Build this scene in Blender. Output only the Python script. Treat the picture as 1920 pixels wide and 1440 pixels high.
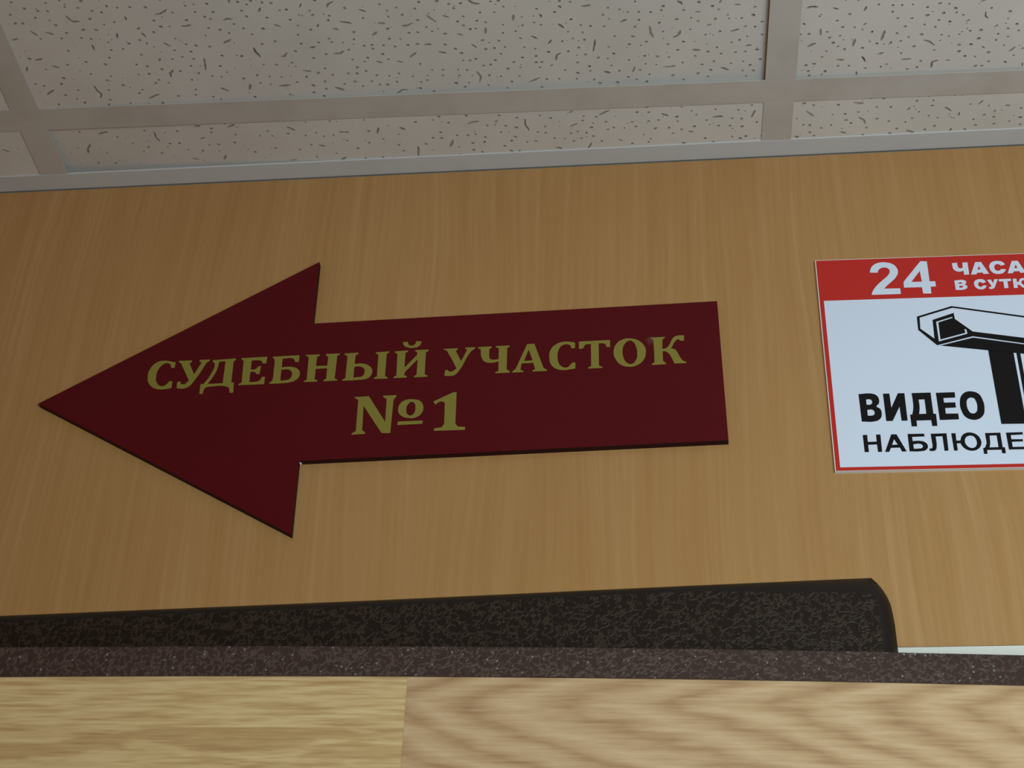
import bpy, bmesh, math, random
from mathutils import Vector, Matrix, geometry

for o in list(bpy.data.objects):
    bpy.data.objects.remove(o, do_unlink=True)
SC = bpy.context.scene
COL = SC.collection

# ------------------------------------------------------------------ camera
CAM_Y, CAM_Z = -0.94749, 1.6
cam_data = bpy.data.cameras.new('camera')
cam = bpy.data.objects.new('camera', cam_data)
COL.objects.link(cam)
RIGHT = Vector((0.99474875, 0.09790563, 0.02982303))
UP = Vector((0.03327019, -0.58489780, 0.81042437))
FWD = Vector((-0.09678853, 0.80517641, 0.58508369))
cam.matrix_world = Matrix(((RIGHT.x, UP.x, -FWD.x, 0), (RIGHT.y, UP.y, -FWD.y, CAM_Y),
                           (RIGHT.z, UP.z, -FWD.z, CAM_Z), (0, 0, 0, 1)))
cam_data.sensor_width = 36.0
cam_data.lens = 2973.88 / 1920 * 36.0
cam_data.clip_start = 0.01
cam_data.dof.use_dof = True
cam_data.dof.focus_distance = 1.17
cam_data.dof.aperture_fstop = 20
SC.camera = cam

# ------------------------------------------------------------------ world, lights, exposure
world = bpy.data.worlds.new('room_air')
SC.world = world
world.use_nodes = True
bg = world.node_tree.nodes['Background']
bg.inputs[0].default_value = (1.0,0.45,0.14, 1)
bg.inputs[1].default_value = 0.18

def area(name, loc, target, sx, sy, power, color):
    d = bpy.data.lights.new(name, 'AREA')
    d.shape = 'RECTANGLE'
    d.size, d.size_y, d.energy, d.color = sx, sy, power, color
    o = bpy.data.objects.new(name, d)
    COL.objects.link(o)
    o.location = loc
    o.rotation_euler = (Vector(target) - Vector(loc)).to_track_quat('-Z', 'Y').to_euler()
    return o
# added lamp for unseen daylight, fitted to wall brightness, behind the camera and right
area('added_daylight', (0.42,-1.15,1.66), (0.42,0.0,1.74), 0.6, 0.6, 13.8, (0.75,0.95,1.0))

SC.view_settings.view_transform = 'Standard'
SC.view_settings.look = 'None'
SC.view_settings.exposure = 0.0
SC.view_settings.gamma = 1.0
SC.view_settings.use_curve_mapping = False

# ------------------------------------------------------------------ node helpers
def new_mat(name, color=(0.8, 0.8, 0.8), rough=0.5, spec=0.5, metal=0.0):
    m = bpy.data.materials.new(name)
    m.use_nodes = True
    b = m.node_tree.nodes['Principled BSDF']
    b.inputs['Base Color'].default_value = (*color, 1)
    b.inputs['Roughness'].default_value = rough
    b.inputs['Specular IOR Level'].default_value = spec
    b.inputs['Metallic'].default_value = metal
    return m, m.node_tree, b

def node(t, kind, **kw):
    n = t.nodes.new(kind)
    for k, v in kw.items():
        setattr(n, k, v)
    return n

def mth(t, op, a, b=None, c=None):
    n = t.nodes.new('ShaderNodeMath')
    n.operation = op
    for i, v in enumerate((a, b, c)):
        if v is None:
            continue
        if isinstance(v, (int, float)):
            n.inputs[i].default_value = v
        else:
            t.links.new(v, n.inputs[i])
    return n.outputs[0]

def coords(t, scale=(1, 1, 1), loc=(0, 0, 0)):
    tc = node(t, 'ShaderNodeTexCoord')
    mp = node(t, 'ShaderNodeMapping')
    mp.inputs['Scale'].default_value = scale
    mp.inputs['Location'].default_value = loc
    t.links.new(tc.outputs['Object'], mp.inputs['Vector'])
    return mp.outputs['Vector']

def noise(t, vec, scale, detail=3, rough=0.5):
    n = node(t, 'ShaderNodeTexNoise')
    n.inputs['Scale'].default_value = scale
    n.inputs['Detail'].default_value = detail
    n.inputs['Roughness'].default_value = rough
    t.links.new(vec, n.inputs['Vector'])
    return n.outputs['Fac']

def ramp(t, fac, stops):
    n = node(t, 'ShaderNodeValToRGB')
    e = n.color_ramp.elements
    while len(e) > 1:
        e.remove(e[-1])
    e[0].position, e[0].color = stops[0][0], (*stops[0][1], 1)
    for p, c in stops[1:]:
        k = e.new(p)
        k.color = (*c, 1)
    t.links.new(fac, n.inputs['Fac'])
    return n.outputs['Color']

def mix(t, fac, a, b, blend='MIX'):
    n = node(t, 'ShaderNodeMix', data_type='RGBA', blend_type=blend)
    for sock, v in ((n.inputs['Factor'], fac), (n.inputs[6], a), (n.inputs[7], b)):
        if isinstance(v, (int, float)):
            sock.default_value = v
        elif isinstance(v, tuple):
            sock.default_value = (*v, 1)
        else:
            t.links.new(v, sock)
    return n.outputs[2]

def bump(t, bsdf, height, strength, dist):
    n = node(t, 'ShaderNodeBump')
    n.inputs['Strength'].default_value = strength
    n.inputs['Distance'].default_value = dist
    t.links.new(height, n.inputs['Height'])
    t.links.new(n.outputs['Normal'], bsdf.inputs['Normal'])

# ------------------------------------------------------------------ materials
def mat_beech():
    m, t, b = new_mat('beech_laminate', rough=0.42, spec=0.35)
    # each fibre leans a touch, so warp x by a slow noise before stretching
    tc = node(t, 'ShaderNodeTexCoord')
    sep = node(t, 'ShaderNodeSeparateXYZ')
    t.links.new(tc.outputs['Object'], sep.inputs[0])
    slow = noise(t, coords(t, (7, 1, 1.6)), 1.0, 2)
    wx = mth(t, 'ADD', sep.outputs['X'], mth(t, 'MULTIPLY', mth(t, 'SUBTRACT', slow, 0.5), 0.05))
    def stretched(sx, sz, off):
        cmb = node(t, 'ShaderNodeCombineXYZ')
        t.links.new(mth(t, 'MULTIPLY', wx, sx), cmb.inputs[0])
        cmb.inputs[1].default_value = off
        t.links.new(mth(t, 'MULTIPLY', sep.outputs['Z'], sz), cmb.inputs[2])
        return cmb.outputs[0]
    fine = noise(t, stretched(230, 5.0, 3.1), 1.0, 4, 0.6)
    broad = noise(t, stretched(38, 1.3, 9.7), 1.0, 3, 0.55)
    tint = noise(t, stretched(7, 0.7, 1.7), 1.0, 2)
    f = mth(t, 'ADD', mth(t, 'MULTIPLY', fine, 0.60), mth(t, 'MULTIPLY', broad, 0.40))
    c = ramp(t, f, [(0.30, (0.405, 0.208, 0.071)), (0.46, (0.442, 0.237, 0.087)), (0.56, (0.465, 0.257, 0.100)), (0.70, (0.520, 0.302, 0.130))])
    c = mix(t, mth(t, 'MULTIPLY', tint, 0.30), c, (0.42, 0.20, 0.066))
    flecks = noise(t, stretched(420, 22, 5.0), 1.0, 2, 0.5)
    c = mix(t, ramp(t, flecks, [(0.66, (0, 0, 0)), (0.80, (0.3, 0.3, 0.3))]), c, (0.33, 0.155, 0.05))
    t.links.new(c, b.inputs['Base Color'])
    bump(t, b, fine, 0.05, 0.0004)
    return m

def mat_oak(x_seam, z_seam):
    m, t, b = new_mat('light_oak_laminate', rough=0.40, spec=0.4)
    tc = node(t, 'ShaderNodeTexCoord')
    sep = node(t, 'ShaderNodeSeparateXYZ')
    t.links.new(tc.outputs['Object'], sep.inputs[0])
    X, Z = sep.outputs['X'], sep.outputs['Z']
    left = mth(t, 'LESS_THAN', X, x_seam)
    low = mth(t, 'LESS_THAN', Z, z_seam)
    lowleft = mth(t, 'MULTIPLY', left, low)
    uppleft = mth(t, 'SUBTRACT', left, lowleft)
    right = mth(t, 'SUBTRACT', 1.0, left)
    def st(sx, sz, off):
        cmb = node(t, 'ShaderNodeCombineXYZ')
        t.links.new(mth(t, 'MULTIPLY', X, sx), cmb.inputs[0])
        t.links.new(mth(t, 'MULTIPLY_ADD', left, 3.3, mth(t, 'MULTIPLY_ADD', lowleft, 5.1, off)), cmb.inputs[1])
        t.links.new(mth(t, 'MULTIPLY', Z, sz), cmb.inputs[2])
        return cmb.outputs[0]
    warp = mth(t, 'SUBTRACT', noise(t, st(9, 30, 2.0), 1.0, 3), 0.5)
    warp2 = mth(t, 'SUBTRACT', noise(t, st(30, 190, 4.0), 1.0, 3), 0.5)
    zw = mth(t, 'ADD', Z, mth(t, 'MULTIPLY', warp, 0.012))
    # nested flame (cathedral) figure opening to the right on the right-hand board
    big = mth(t, 'SUBTRACT', noise(t, st(5, 16, 6.0), 1.0, 3), 0.5)
    w = mth(t, 'SUBTRACT', mth(t, 'ADD', zw, mth(t, 'MULTIPLY', big, 0.016)), z_seam + 0.018)
    k = mth(t, 'MULTIPLY_ADD', mth(t, 'GREATER_THAN', w, 0.0), 1.2, 2.5)
    wk = mth(t, 'MULTIPLY', w, k)
    hyp = mth(t, 'SQRT', mth(t, 'ADD', mth(t, 'MULTIPLY', wk, wk), 0.00012))
    f = mth(t, 'SUBTRACT', X, hyp)
    f = mth(t, 'ADD', f, mth(t, 'MULTIPLY_ADD', warp2, 0.034, mth(t, 'MULTIPLY', big, 0.09)))
    ring = mth(t, 'FRACT', mth(t, 'MULTIPLY_ADD', f, 1 / 0.056, 0.2))
    fig = ramp(t, ring, [(0.0, (0.12, 0.12, 0.12)), (0.20, (0.50, 0.50, 0.50)), (0.42, (0.86, 0.86, 0.86)), (0.66, (0.62, 0.62, 0.62)), (0.93, (0.18, 0.18, 0.18)), (1.0, (0.12, 0.12, 0.12))])
    # ragged darker patches on the lower left-hand board
    patch = ramp(t, noise(t, st(7.5, 62, 3.0), 1.0, 4, 0.6), [(0.44, (0.15, 0.15, 0.15)), (0.50, (0.75, 0.75, 0.75)), (0.70, (0.55, 0.55, 0.55))])
    figure = mth(t, 'ADD', mth(t, 'MULTIPLY', fig, right),
                 mth(t, 'ADD', mth(t, 'MULTIPLY', patch, lowleft), mth(t, 'MULTIPLY', uppleft, 0.42)))
    pores = ramp(t, noise(t, st(26, 430, 1.0), 1.0, 4, 0.62), [(0.36, (0, 0, 0)), (0.62, (1, 1, 1))])
    hair = noise(t, st(22, 760, 8.0), 1.0, 3, 0.6)
    strk = noise(t, st(9, 150, 7.0), 1.0, 3, 0.55)
    wp = mth(t, 'MULTIPLY_ADD', uppleft, 0.19, 0.13)
    v = mth(t, 'ADD', mth(t, 'MULTIPLY', figure, mth(t, 'MULTIPLY_ADD', right, 0.07, mth(t, 'MULTIPLY_ADD', lowleft, 0.10, 0.30))),
            mth(t, 'ADD', mth(t, 'MULTIPLY', pores, wp),
                mth(t, 'ADD', mth(t, 'MULTIPLY_ADD', strk, 0.28, mth(t, 'MULTIPLY', right, -0.035)), mth(t, 'MULTIPLY', hair, 0.26))))
    c = ramp(t, v, [(0.26, (0.385, 0.220, 0.105)), (0.42, (0.50, 0.320, 0.162)), (0.56, (0.585, 0.395, 0.212)), (0.76, (0.685, 0.500, 0.290))])
    c = mix(t, mth(t, 'MULTIPLY', left, 0.45), c, (1.14, 1.16, 0.90), 'MULTIPLY')
    c = mix(t, mth(t, 'MULTIPLY', right, 0.55), c, (0.97, 0.93, 0.98), 'MULTIPLY')
    # hairline joints between the printed boards
    j1 = mth(t, 'LESS_THAN', mth(t, 'ABSOLUTE', mth(t, 'SUBTRACT', X, x_seam)), 0.0005)
    j2 = mth(t, 'MULTIPLY', mth(t, 'LESS_THAN', mth(t, 'ABSOLUTE', mth(t, 'SUBTRACT', Z, z_seam)), 0.0004), left)
    c = mix(t, mth(t, 'MULTIPLY', mth(t, 'MAXIMUM', j1, mth(t, 'MULTIPLY', j2, 0.3)), 0.16), c, (0.30, 0.17, 0.07))
    t.links.new(c, b.inputs['Base Color'])
    bump(t, b, hair, 0.05, 0.0003)
    return m

def mat_hammer(name, base, hi, rough, strength, speck):
    m, t, b = new_mat(name, base, rough, 0.24)
    v = coords(t, (1, 1, 1))
    wv = node(t, 'ShaderNodeVectorMath', operation='ADD')
    nz = node(t, 'ShaderNodeTexNoise')
    nz.inputs['Scale'].default_value = 160
    t.links.new(v, nz.inputs['Vector'])
    sc = node(t, 'ShaderNodeVectorMath', operation='SCALE')
    sc.inputs['Scale'].default_value = 0.006
    t.links.new(nz.outputs['Color'], sc.inputs[0])
    t.links.new(v, wv.inputs[0]); t.links.new(sc.outputs[0], wv.inputs[1])
    # wormy wrinkles of the stove enamel: ridges where a noise crosses its middle value
    n1 = noise(t, wv.outputs[0], 210, 2, 0.5)
    ridge = mth(t, 'SUBTRACT', 1.0, mth(t, 'MINIMUM', 1.0, mth(t, 'MULTIPLY', mth(t, 'ABSOLUTE', mth(t, 'SUBTRACT', n1, 0.5)), 15.0)))
    n2 = noise(t, v, 520, 2)
    c = mix(t, mth(t, 'MULTIPLY', ridge, 0.8), base, hi)
    if speck:
        vo = node(t, 'ShaderNodeTexVoronoi')
        vo.inputs['Scale'].default_value = 330
        t.links.new(v, vo.inputs['Vector'])
        dot = mth(t, 'LESS_THAN', vo.outputs['Distance'], 0.20)
        pick = node(t, 'ShaderNodeSeparateColor')
        t.links.new(vo.outputs['Color'], pick.inputs[0])
        sel = mth(t, 'MULTIPLY', dot, mth(t, 'GREATER_THAN', pick.outputs[0], 0.80))
        c = mix(t, mth(t, 'MULTIPLY', sel, 0.7), c, (0.30, 0.29, 0.31))
    t.links.new(c, b.inputs['Base Color'])
    h = mth(t, 'ADD', ridge, mth(t, 'MULTIPLY', n2, 0.35))
    bump(t, b, h, strength, 0.0009)
    return m

def mat_enamel(name, color, rough, dirt):
    m, t, b = new_mat(name, color, rough, 0.4)
    d = noise(t, coords(t, (5, 5, 5)), 2.2, 5, 0.65)
    c = mix(t, ramp(t, d, [(0.46, (0, 0, 0)), (0.80, (1, 1, 1))]), color, dirt)
    t.links.new(c, b.inputs['Base Color'])
    return m

def mat_tile():
    m, t, b = new_mat('mineral_fibre_tile', rough=0.95, spec=0.1)
    d = noise(t, coords(t, (1, 1, 1)), 9, 4, 0.6)
    c = ramp(t, d, [(0.30, (0.62, 0.58, 0.545)), (0.70, (0.70, 0.66, 0.625))])
    t.links.new(c, b.inputs['Base Color'])
    bump(t, b, noise(t, coords(t), 700, 3, 0.6), 0.12, 0.0006)
    return m

M = {}
M['beech'] = mat_beech()
M['oak'] = mat_oak(-0.160, 1.9790)
M['hammer_dark'] = mat_hammer('brown_hammered_enamel', (0.0160, 0.0088, 0.0058), (0.056, 0.035, 0.022), 0.46, 0.34, False)
M['hammer_edge'] = mat_hammer('brown_hammered_edging', (0.050, 0.028, 0.0225), (0.112, 0.070, 0.057), 0.46, 0.40, True)
M['smooth_brown'] = new_mat('smooth_brown_enamel', (0.014, 0.010, 0.0085), 0.5, 0.3)[0]
M['burgundy'] = None
def mat_burgundy():
    m, t, b = new_mat('burgundy_plastic', (0.085, 0.0055, 0.011), 0.42, 0.16)
    d = noise(t, coords(t), 60, 4, 0.6)
    c = mix(t, mth(t, 'MULTIPLY', d, 0.5), (0.100, 0.0034, 0.0066), (0.086, 0.003, 0.0056))
    # soft light reflex painted into the board colour beside the last letter
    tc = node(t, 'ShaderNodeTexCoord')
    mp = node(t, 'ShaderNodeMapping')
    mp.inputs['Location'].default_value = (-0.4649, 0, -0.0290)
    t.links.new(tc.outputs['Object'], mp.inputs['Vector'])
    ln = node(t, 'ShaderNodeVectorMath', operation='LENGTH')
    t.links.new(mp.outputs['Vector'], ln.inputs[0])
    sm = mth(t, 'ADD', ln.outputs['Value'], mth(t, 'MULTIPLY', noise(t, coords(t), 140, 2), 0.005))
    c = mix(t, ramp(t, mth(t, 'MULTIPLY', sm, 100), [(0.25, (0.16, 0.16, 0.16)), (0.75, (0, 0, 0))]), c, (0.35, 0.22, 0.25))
    t.links.new(c, b.inputs['Base Color'])
    return m
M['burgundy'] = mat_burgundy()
M['gold'] = new_mat('olive_gold_vinyl', (0.255, 0.215, 0.040), 0.45, 0.25)[0]
M['chip'] = new_mat('bare_white_plastic', (0.75, 0.72, 0.70), 0.6)[0]
M['board_edge'] = new_mat('dark_board_edge', (0.030, 0.004, 0.005), 0.6, 0.15)[0]
M['pvc'] = new_mat('white_foam_board', (0.78, 0.76, 0.73), 0.6)[0]
M['white_print'] = new_mat('white_print', (0.735, 0.81, 0.97), 0.35, 0.4)[0]
M['red_print'] = new_mat('red_print', (0.56, 0.020, 0.015), 0.35, 0.4)[0]
M['black_print'] = new_mat('black_print', (0.0068, 0.0062, 0.0075), 0.4, 0.18)[0]
M['tile'] = mat_tile()
M['pit'] = new_mat('bare_mineral_fibre', (0.36, 0.31, 0.26), 1.0, 0.0)[0]
M['grid'] = mat_enamel('grid_enamel', (0.54, 0.50, 0.465), 0.5, (0.43, 0.385, 0.345))
M['angle'] = mat_enamel('angle_enamel', (0.58, 0.585, 0.60), 0.42, (0.51, 0.51, 0.52))
M['plaster'] = new_mat('white_plaster', (0.78, 0.77, 0.71), 0.9, 0.2)[0]
M['floor'] = new_mat('grey_brown_linoleum', (0.30, 0.22, 0.15), 0.6)[0]
M['plenum'] = new_mat('dark_plenum_board', (0.10, 0.085, 0.07), 0.9)[0]

# ------------------------------------------------------------------ object helpers
def link_mesh(name, me, mats, parent=None):
    o = bpy.data.objects.new(name, me)
    COL.objects.link(o)
    for k in mats:
        me.materials.append(M[k])
    if parent is not None:
        o.parent = parent
    return o

def from_bm(name, bm, mats, parent=None, normals=True):
    if normals:
        bmesh.ops.recalc_face_normals(bm, faces=bm.faces)
    me = bpy.data.meshes.new(name)
    bm.to_mesh(me)
    bm.free()
    return link_mesh(name, me, mats, parent)

def empty(name, loc=(0, 0, 0), rot=(0, 0, 0)):
    o = bpy.data.objects.new(name, None)
    COL.objects.link(o)
    o.location, o.rotation_euler = loc, rot
    return o

def tag(o, label=None, cat=None, group=None, kind=None):
    for k, v in (('label', label), ('category', cat), ('group', group), ('kind', kind)):
        if v:
            o[k] = v
    return o

def box(bm, x0, x1, y0, y1, z0, z1, bevel=0.0):
    vs = [bm.verts.new((x, y, z)) for z in (z0, z1) for y in (y0, y1) for x in (x0, x1)]
    fs = [bm.faces.new([vs[i] for i in q]) for q in ((0, 2, 3, 1), (4, 5, 7, 6), (0, 1, 5, 4), (2, 6, 7, 3), (0, 4, 6, 2), (1, 3, 7, 5))]
    if bevel:
        es = list({e for f in fs for e in f.edges})
        bmesh.ops.bevel(bm, geom=es, offset=bevel, segments=2, affect='EDGES', profile=0.5)

def plate(bm, pts, y0, y1, bevel=0.0):
    """extrude an x,z outline from y0 (front) to y1 (back)"""
    a = [bm.verts.new((x, y0, z)) for x, z in pts]
    b = [bm.verts.new((x, y1, z)) for x, z in pts]
    n = len(pts)
    f0 = bm.faces.new(a)
    bm.faces.new(list(reversed(b)))
    for i in range(n):
        j = (i + 1) % n
        bm.faces.new((a[j], a[i], b[i], b[j]))
    if bevel:
        bmesh.ops.bevel(bm, geom=list(f0.edges), offset=bevel, segments=2, affect='EDGES', profile=0.6)

def glyph_mesh(name, glyphs, mat, parent, thick, y_front):
    """cut-vinyl lettering: each glyph is contours of x,z in 0.05 mm, '~' marks a smooth point"""
    bm = bmesh.new()
    for g in glyphs:
        cu = bpy.data.curves.new('outline', 'CURVE')
        cu.dimensions = '2D'
        cu.fill_mode = 'BOTH'
        cu.resolution_u = 5
        cu.extrude = thick / 2
        for c in g.split('|'):
            toks = c.split()
            sp = cu.splines.new('BEZIER')
            sp.bezier_points.add(len(toks) - 1)
            sp.use_cyclic_u = True
            for p, tk in zip(sp.bezier_points, toks):
                sm = tk[0] == '~'
                x, z = (int(v) / 20000.0 for v in tk.lstrip('~').split(','))
                p.co = (x * 100, z * 100, 0)
                h = 'AUTO' if sm else 'VECTOR'
                p.handle_left_type = p.handle_right_type = h
        cu.extrude = thick / 2 * 100
        tmp = bpy.data.objects.new('outline', cu)
        COL.objects.link(tmp)
        bpy.context.view_layer.update()
        me = bpy.data.meshes.new_from_object(tmp.evaluated_get(bpy.context.evaluated_depsgraph_get()))
        bpy.data.objects.remove(tmp, do_unlink=True)
        bpy.data.curves.remove(cu)
        me.transform(Matrix(((0.01, 0, 0, 0), (0, 0, -0.01, y_front + thick / 2), (0, 0.01, 0, 0), (0, 0, 0, 1))))
        bm.from_mesh(me)
        bpy.data.meshes.remove(me)
    return from_bm(name, bm, [mat], parent, normals=False)

# ------------------------------------------------------------------ outlines measured on the signs (0.05 mm) and pits of the tiles (0.1 mm)
ARROW_TEXT = [
'2053,642 2048,539 1998,542 ~1965,616 ~1897,636 ~1818,567 ~1782,411 ~1816,260 ~1893,202 ~1959,223 2000,287 2050,284 2052,160 ~1972,146 ~1843,149 ~1715,227 ~1651,380 ~1669,545 ~1757,661 ~1884,685 ~1978,663',
'2102,668 2305,662 2306,634 2275,609 2372,394 2463,612 2425,634 2426,662 2584,663 2584,636 2545,610 ~2388,271 ~2323,174 ~2231,137 2133,151 2127,259 2174,277 2191,224 ~2246,217 2306,284 2141,617 2108,638',
'2632,644 2991,657 2991,626 2961,604 2971,203 3009,200 3022,14 2967,14 ~2941,104 ~2892,138 2615,148 ~2576,127 2548,17 2501,20 2499,201 2542,202 ~2623,350 ~2668,583 2636,614|2737,610 2834,614 2840,199 2607,198 ~2686,361 ~2723,485',
'3079,655 3479,657 3473,531 3419,531 ~3397,580 ~3337,600 3244,600 3245,428 ~3316,431 3361,486 3400,485 3390,335 3351,335 ~3308,381 3243,385 3249,193 ~3353,194 ~3402,214 3434,279 3481,279 3480,143 3087,146 3088,168 3130,190 3119,601 3084,626',
'3563,651 3976,652 3976,524 3921,528 ~3901,581 ~3872,602 3721,605 3724,438 ~3818,446 ~3901,432 ~3978,388 ~4010,322 ~4002,240 ~3951,180 ~3872,152 ~3746,143 3560,142 3560,166 ~3590,186 ~3603,221 ~3604,393 ~3599,583 ~3587,612 3567,631|3720,394 ~3790,399 ~3846,386 ~3887,336 ~3891,269 ~3862,213 ~3809,194 3724,191',
'4076,651 4291,648 4290,621 4253,610 4249,432 4423,425 4425,598 4386,620 4388,647 4599,646 4598,622 4563,605 4554,179 4594,156 4593,138 4386,138 4387,160 4425,179 4424,378 4250,380 4247,183 4289,163 4291,138 4088,142 4088,163 4129,179 4124,609 4082,627',
'4673,639 4885,641 4882,614 4845,596 4841,430 ~4943,434 ~5047,396 ~5113,314 ~5109,213 ~5050,147 ~4937,131 4672,130 4673,151 4717,173 4722,590 4675,614|4840,377 ~4908,382 ~4980,346 ~5004,266 ~4971,194 ~4909,180 4839,178',
'5154,630 5357,635 5356,610 5321,593 5319,172 5358,151 5357,128 5154,132 5155,155 5197,174 5195,583 5156,606',
'5443,629 5646,632 5645,608 5608,592 5606,313 5788,541 5788,588 5753,614 5756,631 5962,630 5958,605 5919,585 5917,165 5959,144 5959,124 5756,123 5757,146 5795,166 5799,457 5619,235 5605,174 5648,151 5646,128 5448,128 5449,150 5490,170 5486,579 5446,604|5557,799 5634,798 ~5652,739 ~5703,720 ~5743,739 5761,799 5844,796 ~5824,723 ~5743,681 ~5628,696 ~5575,739',
'6190,627 6404,624 6404,599 6372,582 6460,376 6547,591 6514,610 6514,630 6667,627 6666,606 ~6608,556 ~6432,203 ~6364,127 ~6288,115 6214,126 6225,223 6263,227 6281,195 ~6329,196 6393,250 ~6317,426 6235,594 6191,611',
'6707,624 6915,627 6913,601 6883,585 6878,456 ~6900,388 ~6960,373 7023,379 7025,580 6979,606 6978,627 7189,625 7186,602 7151,581 7146,184 7193,141 7190,121 6975,121 6977,139 7023,158 7024,339 ~6918,319 ~6809,353 ~6761,451 6752,580 6709,606',
'7452,633 7561,631 7695,175 7747,132 7746,116 7529,117 7530,135 7572,156 7543,278 7370,279 7351,164 7397,134 7395,117 7228,117 7229,136 7281,182|7474,532 7534,322 7405,321',
'8172,612 8168,510 8115,511 ~8096,567 ~8043,592 ~7971,570 ~7922,490 ~7905,369 ~7928,236 ~7985,169 ~8042,160 ~8086,193 8120,244 8170,243 8167,133 ~8085,122 ~7984,115 ~7883,146 ~7809,227 ~7783,355 ~7802,498 ~7874,593 ~7972,637 ~8070,639',
'8229,628 8695,628 8691,499 8639,499 ~8614,561 8523,578 8518,162 8571,135 8568,119 8355,119 8355,138 8403,160 8407,575 ~8323,564 ~8281,497 8227,496',
'~8988,638 ~9121,586 ~9207,465 ~9215,343 ~9170,213 ~9071,133 ~8954,114 ~8838,161 ~8762,279 ~8741,401 ~8786,547 ~8875,622|~8987,599 ~8909,539 ~8873,406 ~8885,285 ~8930,189 ~8993,161 ~9058,213 ~9090,345 ~9074,487 ~9039,568',
'9299,632 9512,631 9507,611 9473,586 9461,409 ~9514,418 ~9556,456 ~9614,577 ~9663,632 ~9723,645 9796,640 9789,542 9735,546 ~9706,575 ~9666,549 ~9593,416 9580,413 ~9644,392 ~9680,332 ~9739,197 ~9766,167 9804,148 9797,128 9627,129 ~9585,256 ~9543,333 ~9499,365 9465,365 9464,191 9482,161 9509,148 9505,127 9298,124 9299,144 9336,166 9341,363 9337,571 9329,603 9300,616',
]
ARROW_NUMBER = [
'4883,-185 5098,-183 5368,-662 5367,-250 5312,-209 5313,-186 5513,-188 5506,-221 5471,-264 5453,-861 5324,-855 5027,-350 5034,-790 5083,-832 5080,-855 4881,-859 4883,-835 4941,-799 4941,-239 4884,-202',
'~5758,-278 ~5871,-318 ~5921,-419 ~5899,-537 ~5816,-607 ~5705,-610 ~5591,-556 ~5549,-456 ~5580,-338 ~5658,-283|~5741,-323 ~5693,-360 ~5670,-449 ~5689,-540 ~5740,-569 ~5788,-531 ~5805,-442 ~5786,-351',
'5557,-665 5923,-669 5919,-725 5547,-727',
'6356,-190 6408,-187 6406,-753 6442,-806 6552,-820 6550,-868 6096,-862 6097,-818 6204,-807 6241,-750 6239,-379 ~6200,-343 ~6151,-351 6100,-396 6067,-338',
]
S_24 = [
'785,3539 ~806,3617 ~859,3690 ~935,3726 ~1035,3729 ~1138,3691 ~1190,3618 ~1202,3530 ~1169,3444 ~1105,3365 ~1025,3286 966,3218 1202,3214 1203,3108 772,3106 ~799,3183 ~867,3284 ~970,3392 ~1050,3476 ~1083,3553 ~1066,3606 ~1012,3630 ~951,3615 ~915,3577 901,3534',
'1555,3729 1651,3723 1648,3330 1730,3329 1730,3232 1652,3227 1648,3098 1528,3102 1525,3223 1261,3226 1265,3336|1526,3542 1534,3329 1380,3331',
]
S_CHAS = [
'2014,3669 2094,3676 ~2094,3608 ~2111,3569 ~2139,3564 2166,3578 2170,3673 2247,3676 2243,3441 2169,3437 2168,3517 ~2102,3500 ~2048,3522 ~2021,3565 ~2017,3619',
'2359,3674 2445,3676 2534,3442 2454,3440 2438,3471 2364,3468 2346,3438 2268,3436|2404,3598 2423,3532 2375,3530',
'2791,3611 2725,3589 ~2709,3615 ~2681,3624 ~2645,3610 ~2627,3561 ~2637,3511 ~2666,3492 ~2701,3501 2722,3525 2792,3516 ~2752,3457 ~2669,3432 ~2593,3460 ~2558,3534 ~2562,3610 ~2604,3665 ~2681,3685 ~2758,3662',
'2896,3673 2985,3675 3068,3443 2994,3439 2976,3474 2902,3473 2880,3438 2806,3438|2944,3604 2962,3531 2913,3532',
'2010,3330 ~2155,3331 ~2180,3304 ~2173,3270 ~2156,3249 ~2184,3221 ~2180,3184 ~2145,3158 2011,3151|2068,3290 ~2111,3292 ~2117,3277 ~2105,3266 2068,3265|2067,3222 ~2116,3224 ~2123,3207 ~2110,3192 2067,3192',
'2464,3281 2413,3260 ~2399,3283 ~2380,3288 ~2355,3270 ~2347,3233 ~2363,3199 ~2385,3194 ~2409,3204 2420,3221 2469,3213 ~2434,3162 ~2378,3146 ~2317,3174 ~2291,3235 ~2299,3295 ~2337,3331 ~2401,3340 ~2449,3319',
'2487,3323 2544,3326 2568,3254 2593,3329 2647,3332 ~2602,3230 ~2570,3164 ~2528,3147 2496,3156 2500,3189 ~2522,3184 2539,3202',
'2661,3329 2837,3331 2833,3289 2779,3286 2778,3157 2718,3154 2720,3286 2657,3284',
'2862,3328 2916,3329 2914,3261 ~2947,3275 ~2958,3312 ~3001,3334 3035,3333 3027,3298 ~2994,3288 ~2977,3244 ~3009,3198 3048,3157 2980,3154 ~2958,3192 2916,3220 2913,3153 2856,3152',
'3091,3330 3145,3332 3141,3256 3207,3334 3261,3335 3252,3157 3197,3155 3201,3231 3138,3153 3082,3151',
]
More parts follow.
